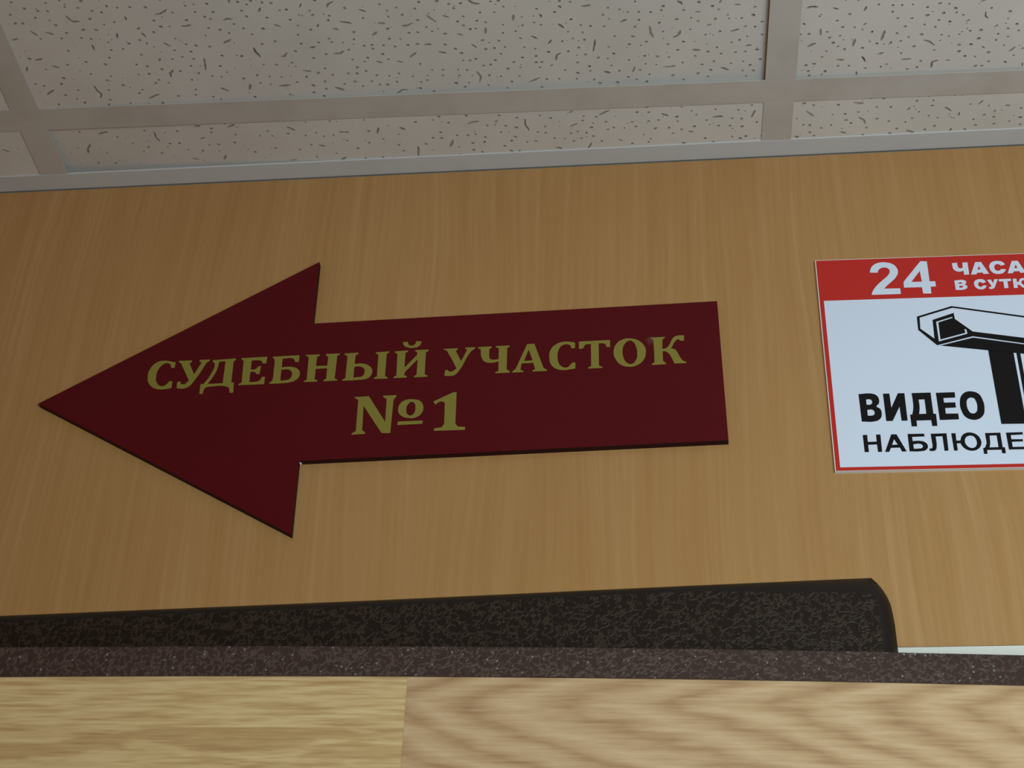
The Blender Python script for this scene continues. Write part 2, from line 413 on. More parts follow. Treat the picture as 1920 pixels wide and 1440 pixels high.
S_VIDEO = [
'419,1291 ~616,1292 ~675,1255 ~698,1184 ~687,1115 ~652,1069 ~697,1029 ~713,944 ~688,861 ~622,817 423,815|517,1194 ~570,1196 ~597,1168 ~591,1122 ~568,1103 516,1103|517,1013 ~584,1016 ~613,982 ~608,932 ~575,914 516,913',
'763,1287 853,1288 857,1040 972,1289 1064,1288 1060,813 976,813 972,1056 853,814 763,814',
'1164,1286 1430,1287 1428,919 1464,918 1459,711 1388,710 1385,811 1182,810 1180,711 1104,712 1104,913 1135,915 ~1160,1023 ~1167,1162|1251,1171 1333,1172 1330,922 1231,921 ~1249,1028',
'1503,1280 1767,1283 1763,1190 1598,1187 1597,1106 1753,1105 1752,1017 1602,1014 1599,916 1771,913 1768,814 1504,810',
'~1985,1291 ~2085,1253 ~2135,1140 ~2142,986 ~2108,872 ~2033,810 ~1953,802 ~1867,849 ~1822,957 ~1816,1103 ~1856,1226 ~1922,1282|~1964,1180 ~1923,1146 ~1907,1077 ~1916,969 ~1943,919 ~1985,908 ~2025,936 ~2045,1004 ~2042,1112 ~2013,1174',
]
S_NABL = [
'415,584 477,586 475,467 598,468 599,586 660,587 657,297 600,296 598,421 476,419 476,298 417,297',
'808,584 882,584 992,294 928,293 905,361 783,359 755,294 697,293|840,501 882,410 803,408',
'1034,585 1261,584 1263,538 1091,535 1092,464 ~1193,465 ~1263,437 ~1291,376 ~1261,314 ~1186,292 1032,294|1095,411 ~1188,415 ~1221,386 ~1211,349 ~1173,337 1095,335',
'1351,580 1569,582 1562,293 1507,290 1508,534 1414,533 ~1411,380 ~1391,310 ~1356,291 1308,294 1305,335 ~1336,334 ~1351,360 ~1353,456',
'1633,580 1692,580 1689,455 1742,455 ~1780,542 ~1839,581 ~1901,585 ~1980,544 ~2021,461 ~2019,386 ~1968,310 ~1886,282 ~1805,307 ~1752,371 1739,410 1689,409 1689,291 1637,289|~1888,535 ~1831,511 ~1804,452 ~1817,377 ~1868,330 ~1917,333 ~1956,381 ~1960,455 ~1934,515',
'2093,571 2302,572 2301,327 2331,327 2331,230 2281,228 2278,289 2085,288 2082,226 2034,225 2036,323 2060,326 ~2091,399 ~2093,481|2149,526 2245,530 2245,332 2124,330 ~2141,398',
'2378,570 2604,573 2604,534 2438,527 2437,457 2590,454 2589,419 2437,416 2436,329 2613,329 2610,288 2380,288',
'2698,577 2755,578 2747,463 2858,464 2866,580 2924,581 2907,296 2850,294 2857,421 2745,418 2738,293 2680,292',
'2976,582 3033,582 3023,392 3144,584 3204,584 3185,299 3129,298 3138,483 3015,297 2958,296',
'3261,584 3485,587 3484,548 3319,541 3316,471 3468,468 3466,433 3315,430 3313,344 3489,344 3485,302 3256,303',
]
CAMERA = [
'1388,2668 1910,2846 3630,2464 3548,1966 2145,2275 1620,2129 1381,2420|1427,2649 1919,2815 3601,2441 3543,2083 2156,2360 1931,2603 1926,2717 1608,2598 1596,2250 1414,2442|1899,2647 1655,2562 1653,2196 2076,2323 2069,2410 2044,2408 2047,2341 1680,2233 1685,2547 1898,2623',
'1669,2121 2146,2249 3546,1951 3521,1800 2776,1939 2328,2012',
'2329,2018 2336,719 2680,714 2679,1956',
'2718,1950 2714,714 2769,713 2772,1945',
]
FISSURES = '''-4416,-1776 -4398,-1738 -4374,-1717 -4330,-1717|-3739,-1744 -3692,-1754 -3638,-1789|-3971,-1738 -3970,-1706|-4729,-1647 -4693,-1597|-4619,-1628 -4566,-1603|-4902,-1566 -4855,-1579|-4077,-1582 -4090,-1534|-3890,-1575 -3866,-1535|-4303,-1482 -4300,-1428|-3746,-1466 -3703,-1429|-4793,-1354 -4730,-1367|-4675,-1289 -4627,-1264|-4878,-1290 -4895,-1247|-3158,-1869 -3154,-1823|-3241,-1659 -3208,-1671 -3173,-1665|-3570,-1621 -3533,-1621 -3494,-1628|-3288,-1437 -3225,-1469|-3067,-1374 -3061,-1327 -3038,-1280|-2876,-1271 -2843,-1283 -2827,-1312|-3474,-1294 -3491,-1178|-3746,-1188 -3775,-1159 -3779,-1119|-2869,-1595 -2820,-1569|-2938,-1760 -2956,-1724|-2626,-1780 -2641,-1744|-2385,-1785 -2425,-1763 -2438,-1736|-2367,-1593 -2283,-1568|-2203,-1700 -2156,-1672|-2467,-1278 -2421,-1280 -2388,-1297|-2738,-1123 -2672,-1109|-2641,-1351 -2598,-1356|-3177,-1004 -3194,-949|-2952,-971 -2909,-975 -2865,-979|-2516,-933 -2452,-897|-4413,-1060 -4400,-1007 -4379,-975 -4397,-934|-4815,-994 -4744,-1041|-4011,-907 -3964,-928 -3919,-944|-3419,-982 -3365,-946|-3816,-1316 -3830,-1289|-2533,-1576 -2545,-1550|-2430,-1528 -2391,-1515|-4536,-530 -4459,-553|-4075,-528 -4077,-473 -4060,-416|-3458,-558 -3396,-585|-3732,-581 -3679,-584|-3716,-432 -3674,-447|-4647,-406 -4683,-358 -4697,-295|-3844,-200 -3794,-182|-3550,-231 -3579,-175|-2977,-537 -2921,-496|-2567,-460 -2484,-454|-2601,-141 -2556,-169|-3023,-145 -2977,-152|-5385,-412 -5333,-380|-2756,-315 -2710,-301|-3892,-523 -3872,-535|-1386,-1741 -1354,-1702 -1307,-1694|-1712,-1611 -1647,-1542|-1907,-1522 -1870,-1524 -1827,-1542|-2085,-1559 -2032,-1552|-2105,-1476 -2142,-1443|-1500,-1419 -1463,-1398|-1836,-1253 -1887,-1207|-1763,-1326 -1711,-1329|-1661,-1249 -1606,-1231|-1405,-1308 -1371,-1273|-1283,-1464 -1288,-1407|-1590,-1599 -1548,-1578|-1065,-1575 -1071,-1524|-868,-1569 -858,-1539|-948,-1360 -901,-1334|-797,-1313 -826,-1276|-737,-1468 -698,-1426|-555,-1626 -491,-1630|-226,-1681 -169,-1685|150,-1630 185,-1597|-274,-1455 -230,-1477|-59,-1400 -52,-1339 -31,-1290|172,-1342 150,-1299 118,-1281|-468,-1295 -488,-1179|-739,-1179 -767,-1155 -774,-1110|-1393,-1030 -1368,-974 -1378,-921|-997,-896 -965,-911 -911,-933|-2040,-839 -1997,-872 -1948,-874|-414,-970 -367,-952|-175,-1010 -194,-950|47,-989 92,-987 136,-993|-821,-1053 -801,-1062|-2150,-1181 -2110,-1163|-1997,-1173 -1954,-1161|-1516,-499 -1475,-519 -1428,-527|-2239,-494 -2256,-433|-2066,-489 -2028,-461|-1946,-266 -1958,-161|-1653,-324 -1688,-253|-1058,-527 -1059,-469 -1033,-402|-467,-545 -389,-589|-704,-428 -646,-458|-542,-233 -568,-179|-827,-199 -780,-183|22,-534 80,-505|-322,-266 -286,-247|237,-325 276,-318|-707,-583 -673,-594|630,-1645 708,-1622|455,-1595 469,-1618|282,-1518 315,-1516|569,-1570 612,-1567|367,-1382 398,-1393|548,-1315 605,-1331|662,-1165 705,-1168|261,-1148 320,-1139|485,-954 540,-927|1093,-1533 1127,-1542 1172,-1539|1283,-1522 1321,-1509|1524,-1521 1511,-1485|1206,-1329 1212,-1265|1122,-1158 1178,-1188|1468,-1212 1460,-1144|1679,-1284 1671,-1233 1661,-1190|1741,-1172 1730,-1148|1517,-1346 1537,-1360|1654,-1052 1693,-1063|1537,-1035 1566,-982|1350,-1013 1404,-1010|1834,-987 1905,-993|1977,-1173 2021,-1157 2065,-1116|2111,-964 2069,-950 2066,-895|2169,-965 2198,-959|2265,-1338 2291,-1355|2479,-1273 2500,-1295|2392,-1423 2394,-1386 2420,-1360|2342,-1521 2394,-1545|2416,-1087 2440,-1070|2625,-1027 2665,-1069|2746,-904 2748,-874|1510,-882 1513,-852|428,-474 507,-476|756,-529 730,-456|1155,-499 1216,-441|1516,-572 1592,-559|1569,-409 1609,-382 1628,-338|1438,-257 1486,-238|1956,-246 2015,-221|1957,-494 1938,-470|2226,-486 2277,-442|2347,-423 2341,-390|2476,-504 2510,-540|2686,-482 2724,-476|2304,-249 2300,-221'''
HOLES = '''-4783,-1928 -4705,-1864 -4527,-1906 -4417,-1922 -4258,-1909 -4396,-1861 -4300,-1845 -4080,-1847 -4005,-1828 -3909,-1827 -3793,-1818 -4609,-1836 -4537,-1828 -4832,-1811 -4650,-1771 -4551,-1739 -4203,-1811 -4135,-1791 -4242,-1734 -4067,-1692 -4152,-1672 -4518,-1691 -4820,-1727 -4764,-1722 -4322,-1634 -4225,-1625 -4461,-1611 -4362,-1555 -4293,-1540 -4516,-1558 -4676,-1567 -4169,-1500 -4169,-1421 -4502,-1434 -4016,-1477 -3924,-1506 -3878,-1470 -3903,-1620 -3795,-1576 -3764,-1689 -3603,-1755 -3665,-1883 -3491,-1814 -3427,-1823 -3433,-1751 -3327,-1823 -3300,-1742 -3372,-1699 -3333,-1678 -3092,-1825 -2996,-1830 -3032,-1797 -2913,-1809 -2849,-1800 -3082,-1741 -3058,-1683 -2907,-1663 -2798,-1727 -2746,-1731 -3169,-1617 -3519,-1675 -3726,-1626 -3659,-1626 -3369,-1590 -3285,-1567 -3226,-1531 -3408,-1520 -3648,-1504 -3578,-1442 -3507,-1424 -3405,-1408 -3051,-1509 -3105,-1570 -2959,-1558 -2892,-1429 -2998,-1409 -2736,-1631 -2661,-1674 -2574,-1710 -2520,-1805 -2560,-1668 -2689,-1572 -2601,-1528 -2438,-1652 -2453,-1609 -2309,-1719 -2188,-1613 -2706,-1482 -2701,-1393 -2618,-1353 -2565,-1397 -2477,-1431 -2464,-1395 -2377,-1387 -2278,-1482 -2290,-1411 -2223,-1343 -2161,-1310 -4830,-1372 -4401,-1314 -4257,-1280 -4207,-1344 -4076,-1426 -3950,-1360 -3831,-1432 -3683,-1388 -3640,-1319 -3721,-1301 -3559,-1368 -3558,-1294 -3330,-1312 -3937,-1239 -3831,-1203 -4015,-1263 -3943,-1162 -3692,-1175 -3554,-1143 -3595,-1224 -3369,-1208 -3331,-1141 -3455,-1107 -3217,-1068 -3384,-1097 -3624,-1079 -3181,-1297 -2929,-1194 -3029,-1203 -2755,-1323 -2805,-1207 -2631,-1244 -2527,-1277 -2335,-1211 -2348,-1311 -2213,-1221 -2310,-1130 -2249,-1086 -2389,-1070 -2321,-1066 -2560,-1134 -2512,-1064 -2622,-1090 -2720,-1055 -2917,-1066 -3007,-1077 -3103,-1096 -3017,-995 -2806,-1004 -3094,-1014 -2694,-889 -2591,-921 -2585,-999 -2437,-964 -2350,-984 -2220,-979 -2297,-930 -2620,-845 -2684,-963 -2885,-878 -3168,-868 -3618,-976 -3632,-920 -3774,-917 -3918,-849 -4175,-863 -4353,-857 -3499,-890 -3443,-862 -3815,-1059 -3884,-1094 -3915,-1064 -4028,-1163 -4182,-1058 -4293,-1116 -4250,-1154 -4401,-1187 -4554,-1293 -4871,-1110 -4736,-1258 -4628,-1158 -4808,-1086 -4663,-1099 -4552,-1026 -4309,-1013 -4589,-934 -4669,-980 -4327,-909 -4042,-999 -4075,-965 -4539,-889 -4755,-885 -4689,-560 -4541,-294 -4653,-168 -4506,-160 -4173,-350 -4289,-401 -4228,-296 -4079,-274 -3984,-385 -3850,-304 -3597,-547 -3607,-504 -3585,-358 -3659,-355 -3733,-286 -3597,-275 -3444,-373 -3415,-467 -3144,-497 -3122,-295 -3301,-253 -3220,-444 -3117,-438 -2984,-460 -2846,-431 -2818,-325 -2697,-416 -2616,-425 -2629,-213 -2798,-174 -2926,-267 -2443,-265 -2398,-149 -2338,-327 -2516,-358 -2753,-459 -2619,-587 -2344,-586 -2817,-583 -4150,-550 -4396,-483 -4011,-346 -3903,-385 -1619,-1741 -1909,-1783 -2046,-1736 -1926,-1698 -1997,-1674 -1892,-1627 -1996,-1614 -1783,-1568 -1811,-1774 -1753,-1738 -1790,-1681 -1533,-1707 -1447,-1708 -1502,-1665 -1439,-1583 -1312,-1611 -1204,-1607 -1132,-1657 -1223,-1713 -1165,-1716 -958,-1717 -889,-1621 -842,-1728 -717,-1685 -717,-1630 -759,-1582 -639,-1671 -363,-1597 -517,-1686 -325,-1694 -278,-1577 -217,-1549 -162,-1644 -119,-1693 -136,-1545 -50,-1536 29,-1550 43,-1587 193,-1541 -401,-1532 -360,-1492 -499,-1430 -398,-1421 -640,-1504 -571,-1444 -560,-1371 -668,-1386 -867,-1466 -916,-1491 -1005,-1468 -1061,-1414 -1150,-1485 -1157,-1404 -1278,-1517 -1342,-1534 -1487,-1537 -1448,-1496 -1401,-1456 -1357,-1459 -1595,-1425 -1688,-1453 -1726,-1499 -1865,-1449 -1798,-1451 -2020,-1500 -2020,-1400 -1937,-1391 -1889,-1329 -1813,-1336 -2074,-1339 -2161,-1350 -2094,-1252 -2057,-1196 -2160,-1310 -1987,-1320 -1608,-1315 -1532,-1270 -1492,-1224 -1317,-1342 -1303,-1253 -1193,-1329 -1236,-1259 -1154,-1265 -1007,-1253 -927,-1233 -1190,-1198 -1030,-1345 -1030,-1150 -925,-1158 -930,-1095 -827,-1194 -717,-1295 -679,-1190 -636,-1317 -549,-1299 -596,-1224 -548,-1149 -322,-1319 -334,-1147 -369,-1217 -453,-1112 -380,-1100 -353,-1027 -218,-1076 -214,-1232 -127,-1218 -83,-1250 -184,-1308 78,-1216 194,-1233 151,-1154 143,-1456 14,-1430 -137,-1467 -167,-1402 244,-1351 42,-1343 250,-1464 -4,-1099 85,-1085 -99,-1109 -93,-1029 -12,-1015 188,-1024 260,-1138 -611,-1073 -524,-1029 -518,-982 -295,-970 -229,-900 -138,-968 -65,-917 114,-897 -492,-890 -448,-853 -313,-849 -163,-872 196,-848 -88,-843 -616,-967 -626,-907 -711,-1003 -761,-914 -859,-916 -903,-1043 -885,-1096 -1053,-1051 -1100,-1108 -1151,-1043 -1210,-969 -1299,-984 -1334,-1087 -1281,-1094 -1387,-1159 -1485,-1149 -1433,-1146 -1240,-1135 -1532,-997 -1533,-1057 -1466,-1050 -1653,-1064 -1818,-1133 -1660,-1004 -1735,-1068 -1894,-1010 -1996,-1046 -2075,-1026 -2172,-1038 -2103,-936 -2023,-960 -2219,-977 -2164,-939 -1850,-881 -1834,-946 -1748,-844 -1786,-964 -1564,-917 -1499,-876 -1465,-918 -1316,-883 -1132,-908 -1067,-961 -1168,-844 -902,-836 -2346,-586 -2324,-459 -2219,-365 -2085,-413 -1933,-543 -1791,-557 -1670,-522 -1745,-417 -1740,-591 -1522,-590 -1616,-378 -1745,-351 -1815,-359 -1879,-292 -2102,-292 -2072,-223 -1499,-283 -1530,-373 -1404,-289 -1391,-344 -1466,-381 -1615,-245 -1500,-205 -1363,-474 -1288,-517 -1260,-580 -1120,-547 -1216,-462 -1132,-440 -1261,-392 -1148,-336 -1058,-271 -964,-381 -903,-367 -901,-439 -936,-563 -853,-529 -1183,-293 -987,-279 -836,-304 -1243,-236 -1192,-178 -1129,-175 -701,-352 -751,-293 -645,-371 -682,-263 -618,-293 -601,-488 -591,-536 -523,-310 -535,-409 -576,-350 -416,-467 -404,-380 -455,-251 -491,-525 -357,-399 -272,-388 -209,-452 -168,-556 -77,-552 -78,-454 -91,-609 -179,-401 -119,-306 -214,-212 -65,-253 -81,-221 -1,-462 144,-491 -25,-371 83,-372 152,-441 182,-595 183,-349 199,-195 114,-309 -1431,-179 -1616,-161 -2251,-153 -2388,-149 -2627,-218 306,-1609 404,-1566 450,-1532 519,-1476 530,-1439 623,-1437 716,-1539 708,-1462 427,-1441 302,-1429 230,-1468 652,-1357 724,-1347 670,-1257 613,-1225 556,-1205 748,-1121 661,-1106 588,-1104 479,-1097 446,-1161 379,-1122 284,-1084 358,-1293 245,-1351 466,-1319 780,-1268 775,-1393 650,-1008 701,-966 555,-994 425,-1021 337,-996 308,-907 404,-936 730,-908 646,-915 676,-857 383,-869 777,-1021 1248,-1610 1368,-1594 1460,-1585 1611,-1535 1714,-1523 1780,-1520 1857,-1521 1717,-1461 1408,-1458 1190,-1448 1762,-1397 1865,-1392 1965,-1491 2051,-1523 2119,-1515 2169,-1472 2089,-1429 2182,-1429 2235,-1402 1975,-1413 2065,-1362 2145,-1344 1965,-1325 2046,-1298 1825,-1315 1321,-1398 1366,-1335 1455,-1327 1256,-1294 1082,-1380 1062,-1281 1124,-1279 1588,-1276 1514,-1303 1773,-1251 1863,-1208 1955,-1231 2103,-1219 2158,-1201 2233,-1217 2307,-1245 2384,-1250 2334,-1111 2246,-1112 2255,-1048 2382,-1169 2428,-1457 2440,-1470 2505,-1538 2567,-1417 2564,-1352 2637,-1293 2580,-1253 2661,-1229 2518,-1205 2510,-1145 2594,-1173 2576,-1088 2720,-1051 2475,-1026 2381,-988 2305,-996 2667,-986 2490,-933 2614,-921 2398,-893 2446,-890 1889,-887 1981,-965 2068,-1071 1912,-1115 1826,-1052 1810,-1174 1635,-1159 1580,-1181 1532,-1120 1400,-1114 1310,-1183 1349,-1146 1266,-1102 1239,-1045 1278,-1236 1355,-1251 1181,-979 1123,-969 1366,-949 1446,-945 1272,-899 1142,-906 1248,-866 1153,-861 1573,-914 1689,-922 1730,-945 1960,-901 1134,-586 1208,-561 1398,-555 1701,-514 1647,-610 1806,-508 1744,-605 2001,-565 2127,-564 2084,-614 2200,-622 2283,-613 1459,-453 1560,-469 1473,-385 1514,-350 1640,-294 1714,-387 1808,-354 1938,-339 2030,-444 1878,-271 1830,-220 1617,-216 1142,-349 1192,-344 1286,-307 1360,-335 1087,-420 1198,-264 1234,-225 1097,-219 2100,-249 2171,-284 2182,-373 2111,-398 2291,-371 2127,-506 1986,-379 2463,-341 2416,-507 2560,-485 2539,-386 2614,-424 2617,-360 2629,-285 2488,-276 2811,-445 2821,-343 2746,-305 2411,-237 2649,-618 2835,-264 446,-556 260,-549 298,-504 624,-540 728,-587 8,-470 380,-442 581,-451 653,-443 773,-400 476,-377 565,-372 660,-357 284,-376 587,-247 695,-246 650,-227 371,-241 434,-194'''

# ------------------------------------------------------------------ the setting: wall, floor, ceiling
CEIL_Z = 2.50761
bm = bmesh.new()
box(bm, -1.9, 1.9, 0.008, 0.13, 0.0, 2.62)
box(bm, -1.9, 1.9, 0.0004, 0.008, 0.0, 2.0684)
wall = tag(from_bm('wall_back', bm, ['plaster']), 'wall faced with beech laminate above white plaster', 'wall', kind='structure')
bm = bmesh.new()
box(bm, -1.9, 1.9, 0.0, 0.008, 2.0686, CEIL_Z - 0.0012)
tag(from_bm('beech_panel', bm, ['beech'], wall), 'smooth orange-brown beech laminate facing')

bm = bmesh.new()
box(bm, -1.9, 1.9, -2.6, 0.0004, -0.05, 0.0)
tag(from_bm('floor', bm, ['floor']), 'plain brown corridor floor', 'floor', kind='structure')

# perimeter angle where the ceiling meets the wall
bm = bmesh.new()
box(bm, -1.9, 1.9, -0.0185, 0.0, CEIL_Z, CEIL_Z + 0.0018, 0.0006)
box(bm, -1.9, 1.9, -0.0012, 0.0, CEIL_Z + 0.0010, CEIL_Z + 0.022)
tag(from_bm('trim_1', bm, ['angle']), 'narrow white metal angle along the top of the beech wall', 'trim', kind='structure')

GRID_A = 0.015866
ceiling = tag(empty('ceiling', (0, 0, CEIL_Z), (0, 0, GRID_A)), 'suspended ceiling of pitted white tiles in a white grid', 'ceiling', kind='structure')
U = (-1.1023, -0.5043, 0.0936, 0.6915)
VB = -0.0735
VB2 = VB - 0.6

def tee(bm, u0, u1, v0, v1, along_u):
    """inverted T: 24 mm flange and a web above it"""
    box(bm, u0, u1, v0, v1, 0.0, 0.0007, 0.0002)
    if along_u:
        c = (v0 + v1) / 2
        box(bm, u0, u1, c - 0.0008, c + 0.0008, 0.0006, 0.034)
    else:
        c = (u0 + u1) / 2
        box(bm, c - 0.0008, c + 0.0008, v0, v1, 0.0006, 0.032)
HB = 0.0117
for v in (VB, VB2):
    bm = bmesh.new()
    tee(bm, -1.6, 1.6, v - HB, v + HB, True)
    from_bm('main_runner', bm, ['grid'], ceiling)
for u in U:
    bm = bmesh.new()
    tee(bm, u - HB, u + HB, VB2 + HB + 0.0002, VB - HB - 0.0002, False)
    from_bm('cross_tee', bm, ['grid'], ceiling)
    bm = bmesh.new()
    tee(bm, u - HB, u + HB, VB + HB + 0.0002, -0.0186 - u * GRID_A, False)
    from_bm('cross_tee', bm, ['grid'], ceiling)

# holes and fissures of the mineral-fibre tiles, u,v in 0.1 mm within the grid
rnd = random.Random(7)
def parse(s):
    return [tuple(int(v) / 10000 for v in p.split(',')) for p in s.split()]
PITS = []          # (centre line, half width)
for s in FISSURES.split('|'):
    PITS.append((parse(s), rnd.uniform(0.00072, 0.00105)))
for p in parse(HOLES):
    PITS.append(([p], rnd.uniform(0.00078, 0.00118)))
for k in range(330):                        # the finest pin holes
    PITS.append(([(rnd.uniform(-0.53, 0.285), rnd.uniform(-0.195, -0.012))], rnd.uniform(0.00038, 0.00062)))
def in_view(u, v):
    if v < -0.1965 + (u + 0.4852) * 0.0567 - 0.004:
        return False
    ul = -0.5329 + (v + 0.0615) * -0.353 - 0.003
    ur = 0.2802 + (v + 0.0615) * 0.19 + 0.003
    return ul < u < ur
for k in range(6600):
    u, v = rnd.uniform(-1.09, 0.685), rnd.uniform(-0.665, -0.004)
    if in_view(u, v):
        continue
    if rnd.random() < 0.17:
        a, L = rnd.uniform(0, math.pi), rnd.uniform(0.006, 0.017)
        b = rnd.uniform(-0.9, 0.9)
        m = (u + math.cos(a) * L / 2, v + math.sin(a) * L / 2)
        PITS.append(([(u, v), m, (m[0] + math.cos(a + b) * L / 2, m[1] + math.sin(a + b) * L / 2)], rnd.uniform(0.0006, 0.0009)))
    else:
        PITS.append(([(u, v)], rnd.uniform(0.0007, 0.00108)))

def pit_outline(line, hw):
    if len(line) == 1:
        (cx, cy), n = line[0], 8
        a0, e = rnd.uniform(0, 6.3), rnd.uniform(1.0, 1.5)
        rot = rnd.uniform(-0.6, 0.6)
        pts = []
        for i in range(n):
            a = a0 + 2 * math.pi * i / n
            r = hw * rnd.uniform(0.8, 1.15)
            x, y = r * e * math.cos(a), r * math.sin(a)
            pts.append((cx + x * math.cos(rot) - y * math.sin(rot), cy + x * math.sin(rot) + y * math.cos(rot)))
        return pts
    # resample the centre line, wander it slightly and give it an uneven width
    pl = [Vector(p) for p in line]
    seg = []
    for a, b in zip(pl, pl[1:]):
        n = max(2, int((b - a).length / 0.0016))
        seg += [a.lerp(b, i / n) for i in range(n)]
    seg.append(pl[-1])
    left, right = [], []
    for i, p in enumerate(seg):
        d = (seg[min(i + 1, len(seg) - 1)] - seg[max(i - 1, 0)]).normalized()
        nrm = Vector((-d.y, d.x))
        t = i / (len(seg) - 1)
        w = hw * (0.45 + 0.55 * min(1, 5 * t, 5 * (1 - t))) * rnd.uniform(0.75, 1.25)
        q = p + nrm * rnd.uniform(-0.25, 0.25) * hw
        left.append(q + nrm * w)
        right.append(q - nrm * w)
    d0, d1 = (seg[1] - seg[0]).normalized(), (seg[-1] - seg[-2]).normalized()
    loop = right + [seg[-1] + d1 * hw * 0.7] + left[::-1] + [seg[0] - d0 * hw * 0.7]
    return [(p[0], p[1]) for p in loop]

def make_tile(u0, u1, v0, v1, zf):
    corners = [(u0, v0), (u1, v0), (u1, v1(u1)), (u0, v1(u0))]
    vs, faces, loops = [Vector(c) for c in corners], [[0, 1, 2, 3]], []
    used, CELL = {}, 0.005
    for line, hw in PITS:
        if any(not (u0 + 0.003 < p[0] < u1 - 0.003 and v0 + 0.003 < p[1] < v1(p[0]) - 0.0025) for p in line):
            continue
        samp = []
        for a, b in zip(line, line[1:] or line):
            samp += [((a[0] * (4 - i) + b[0] * i) / 4, (a[1] * (4 - i) + b[1] * i) / 4) for i in range(5)]
        clash = False
        for s in samp:
            ci, cj = int(s[0] // CELL), int(s[1] // CELL)
            for i in (ci - 1, ci, ci + 1):
                for j in (cj - 1, cj, cj + 1):
                    for q in used.get((i, j), ()):
                        if (s[0] - q[0]) ** 2 + (s[1] - q[1]) ** 2 < (hw * 1.25 + q[2] * 1.25 + 0.0002) ** 2:
                            clash = True
        if clash:
            continue
        for s in samp:
            used.setdefault((int(s[0] // CELL), int(s[1] // CELL)), []).append((s[0], s[1], hw))
        lp = pit_outline(line, hw)
        if len(lp) < 4:
            continue
        loops.append(list(range(len(vs), len(vs) + len(lp))))
        vs += [Vector(p) for p in lp]
        faces.append(loops[-1])
    co, _e, fc, _ov, _oe, of = geometry.delaunay_2d_cdt([v * 100 for v in vs], [], faces, 1, 1e-5)
    bm = bmesh.new()
    bv = [bm.verts.new((c.x / 100, c.y / 100, zf(c.x / 100, c.y / 100))) for c in co]
    depth, deep = {}, {}
    for tri, org in zip(fc, of):
        pid = [o for o in org if o > 0]
        if not pid:
            f = bm.faces.new([bv[i] for i in reversed(tri)])
            f.material_index = 0
        else:
            k = pid[0]
            dz = depth.setdefault(k, rnd.choice((0.0005, 0.0008, 0.0011, 0.0015)) * rnd.uniform(0.8, 1.2))
            up = []
            for i in tri:
                if (k, i) not in deep:
                    deep[(k, i)] = bm.verts.new(bv[i].co + Vector((0, 0, dz)))
                up.append(deep[(k, i)])
            f = bm.faces.new(list(reversed(up)))
            f.material_index = 1
            for a, b in ((0, 1), (1, 2), (2, 0)):
                depth.setdefault(('e', k), {}).setdefault(frozenset((tri[a], tri[b])), []).append((tri[a], tri[b]))
    for key, edges in depth.items():
        if not isinstance(key, tuple):
            continue
        k = key[1]
        for lst in edges.values():
            if len(lst) == 1:
                a, b = lst[0]
                f = bm.faces.new((bv[b], bv[a], deep[(k, a)], deep[(k, b)]))
                f.material_index = 1
    # side edges and back
    tops = []
    for (x, y) in corners:
        tops.append(bm.verts.new((x, y, zf(x, y) + 0.012)))
    base = []
    for (x, y) in corners:
        base.append(bm.verts.new((x, y, zf(x, y))))
    for i in range(4):
        j = (i + 1) % 4
        bm.faces.new((base[i], base[j], tops[j], tops[i]))
    bm.faces.new(tops)
    bm.verts.ensure_lookup_table()
    return from_bm('ceiling_tile', bm, ['tile', 'pit'], ceiling, normals=False)

wall_v = lambda u: -0.0035 - u * GRID_A
front_v = lambda u: VB - 0.004
E_ = 0.004
lift_mid = lambda u, v: 0.0009 + 0.0046 * max(0.0, (u - U[1]) / 0.6)
lift_low = lambda u, v: 0.0009 + 0.0064 * max(0.0, 1 - (u - U[1]) / 0.30) * max(0.0, (v - VB) / 0.07)
flat = lambda u, v: 0.0009
lift_right = lambda u, v: 0.0009 + 0.0016 * max(0.0, 1 + (v - VB) / 0.6)
make_tile(U[0] + E_, U[1] - E_, VB2 + E_, front_v, flat)
make_tile(U[1] + E_, U[2] - E_, VB2 + E_, front_v, lift_mid)
make_tile(U[2] + E_, U[3] - E_, VB2 + E_, front_v, lift_right)
make_tile(U[0] + E_, U[1] - E_, VB + E_, wall_v, flat)
make_tile(U[1] + E_, U[2] - E_, VB + E_, wall_v, lift_low)
make_tile(U[2] + E_, U[3] - E_, VB + E_, wall_v, flat)
# dark slab above the tiles closes the void
bm = bmesh.new()
box(bm, -1.6, 1.6, -1.6, -0.03, 0.10, 0.13)
from_bm('upper_slab', bm, ['plenum'], ceiling)

# ------------------------------------------------------------------ steel door casing on the wall
outer = [(0.1425, 0.005), (0.1425, 2.065), (0.1425, 2.0835), (0.1420, 2.0917), (0.1414, 2.0980), (0.1399, 2.1035), (0.1375, 2.1090), (0.1346, 2.1138), (0.1309, 2.1182),
         (0.0135, 2.1153), (-0.2031, 2.1090), (-0.4653, 2.1028), (-0.580, 2.0998), (-0.584, 2.0953), (-0.587, 2.0905), (-0.5895, 2.0850), (-0.5910, 2.0797), (-0.5917, 2.0730), (-0.592, 2.065), (-0.592, 2.05), (-0.592, 0.005)]
inner = [(0.1323, 0.005), (0.1323, 2.0612), (0.1326, 2.0802), (0.1326, 2.0871), (0.1325, 2.0933), (0.1319, 2.0972), (0.1306, 2.1003), (0.1275, 2.1024), (0.1180, 2.1034),
         (0.0132, 2.1068), (-0.2011, 2.1004), (-0.4604, 2.0945), (-0.565, 2.0890), (-0.572, 2.0880), (-0.577, 2.0860), (-0.580, 2.0820), (-0.5815, 2.0770), (-0.582, 2.0710), (-0.582, 2.063), (-0.582, 2.045), (-0.582, 0.005)]
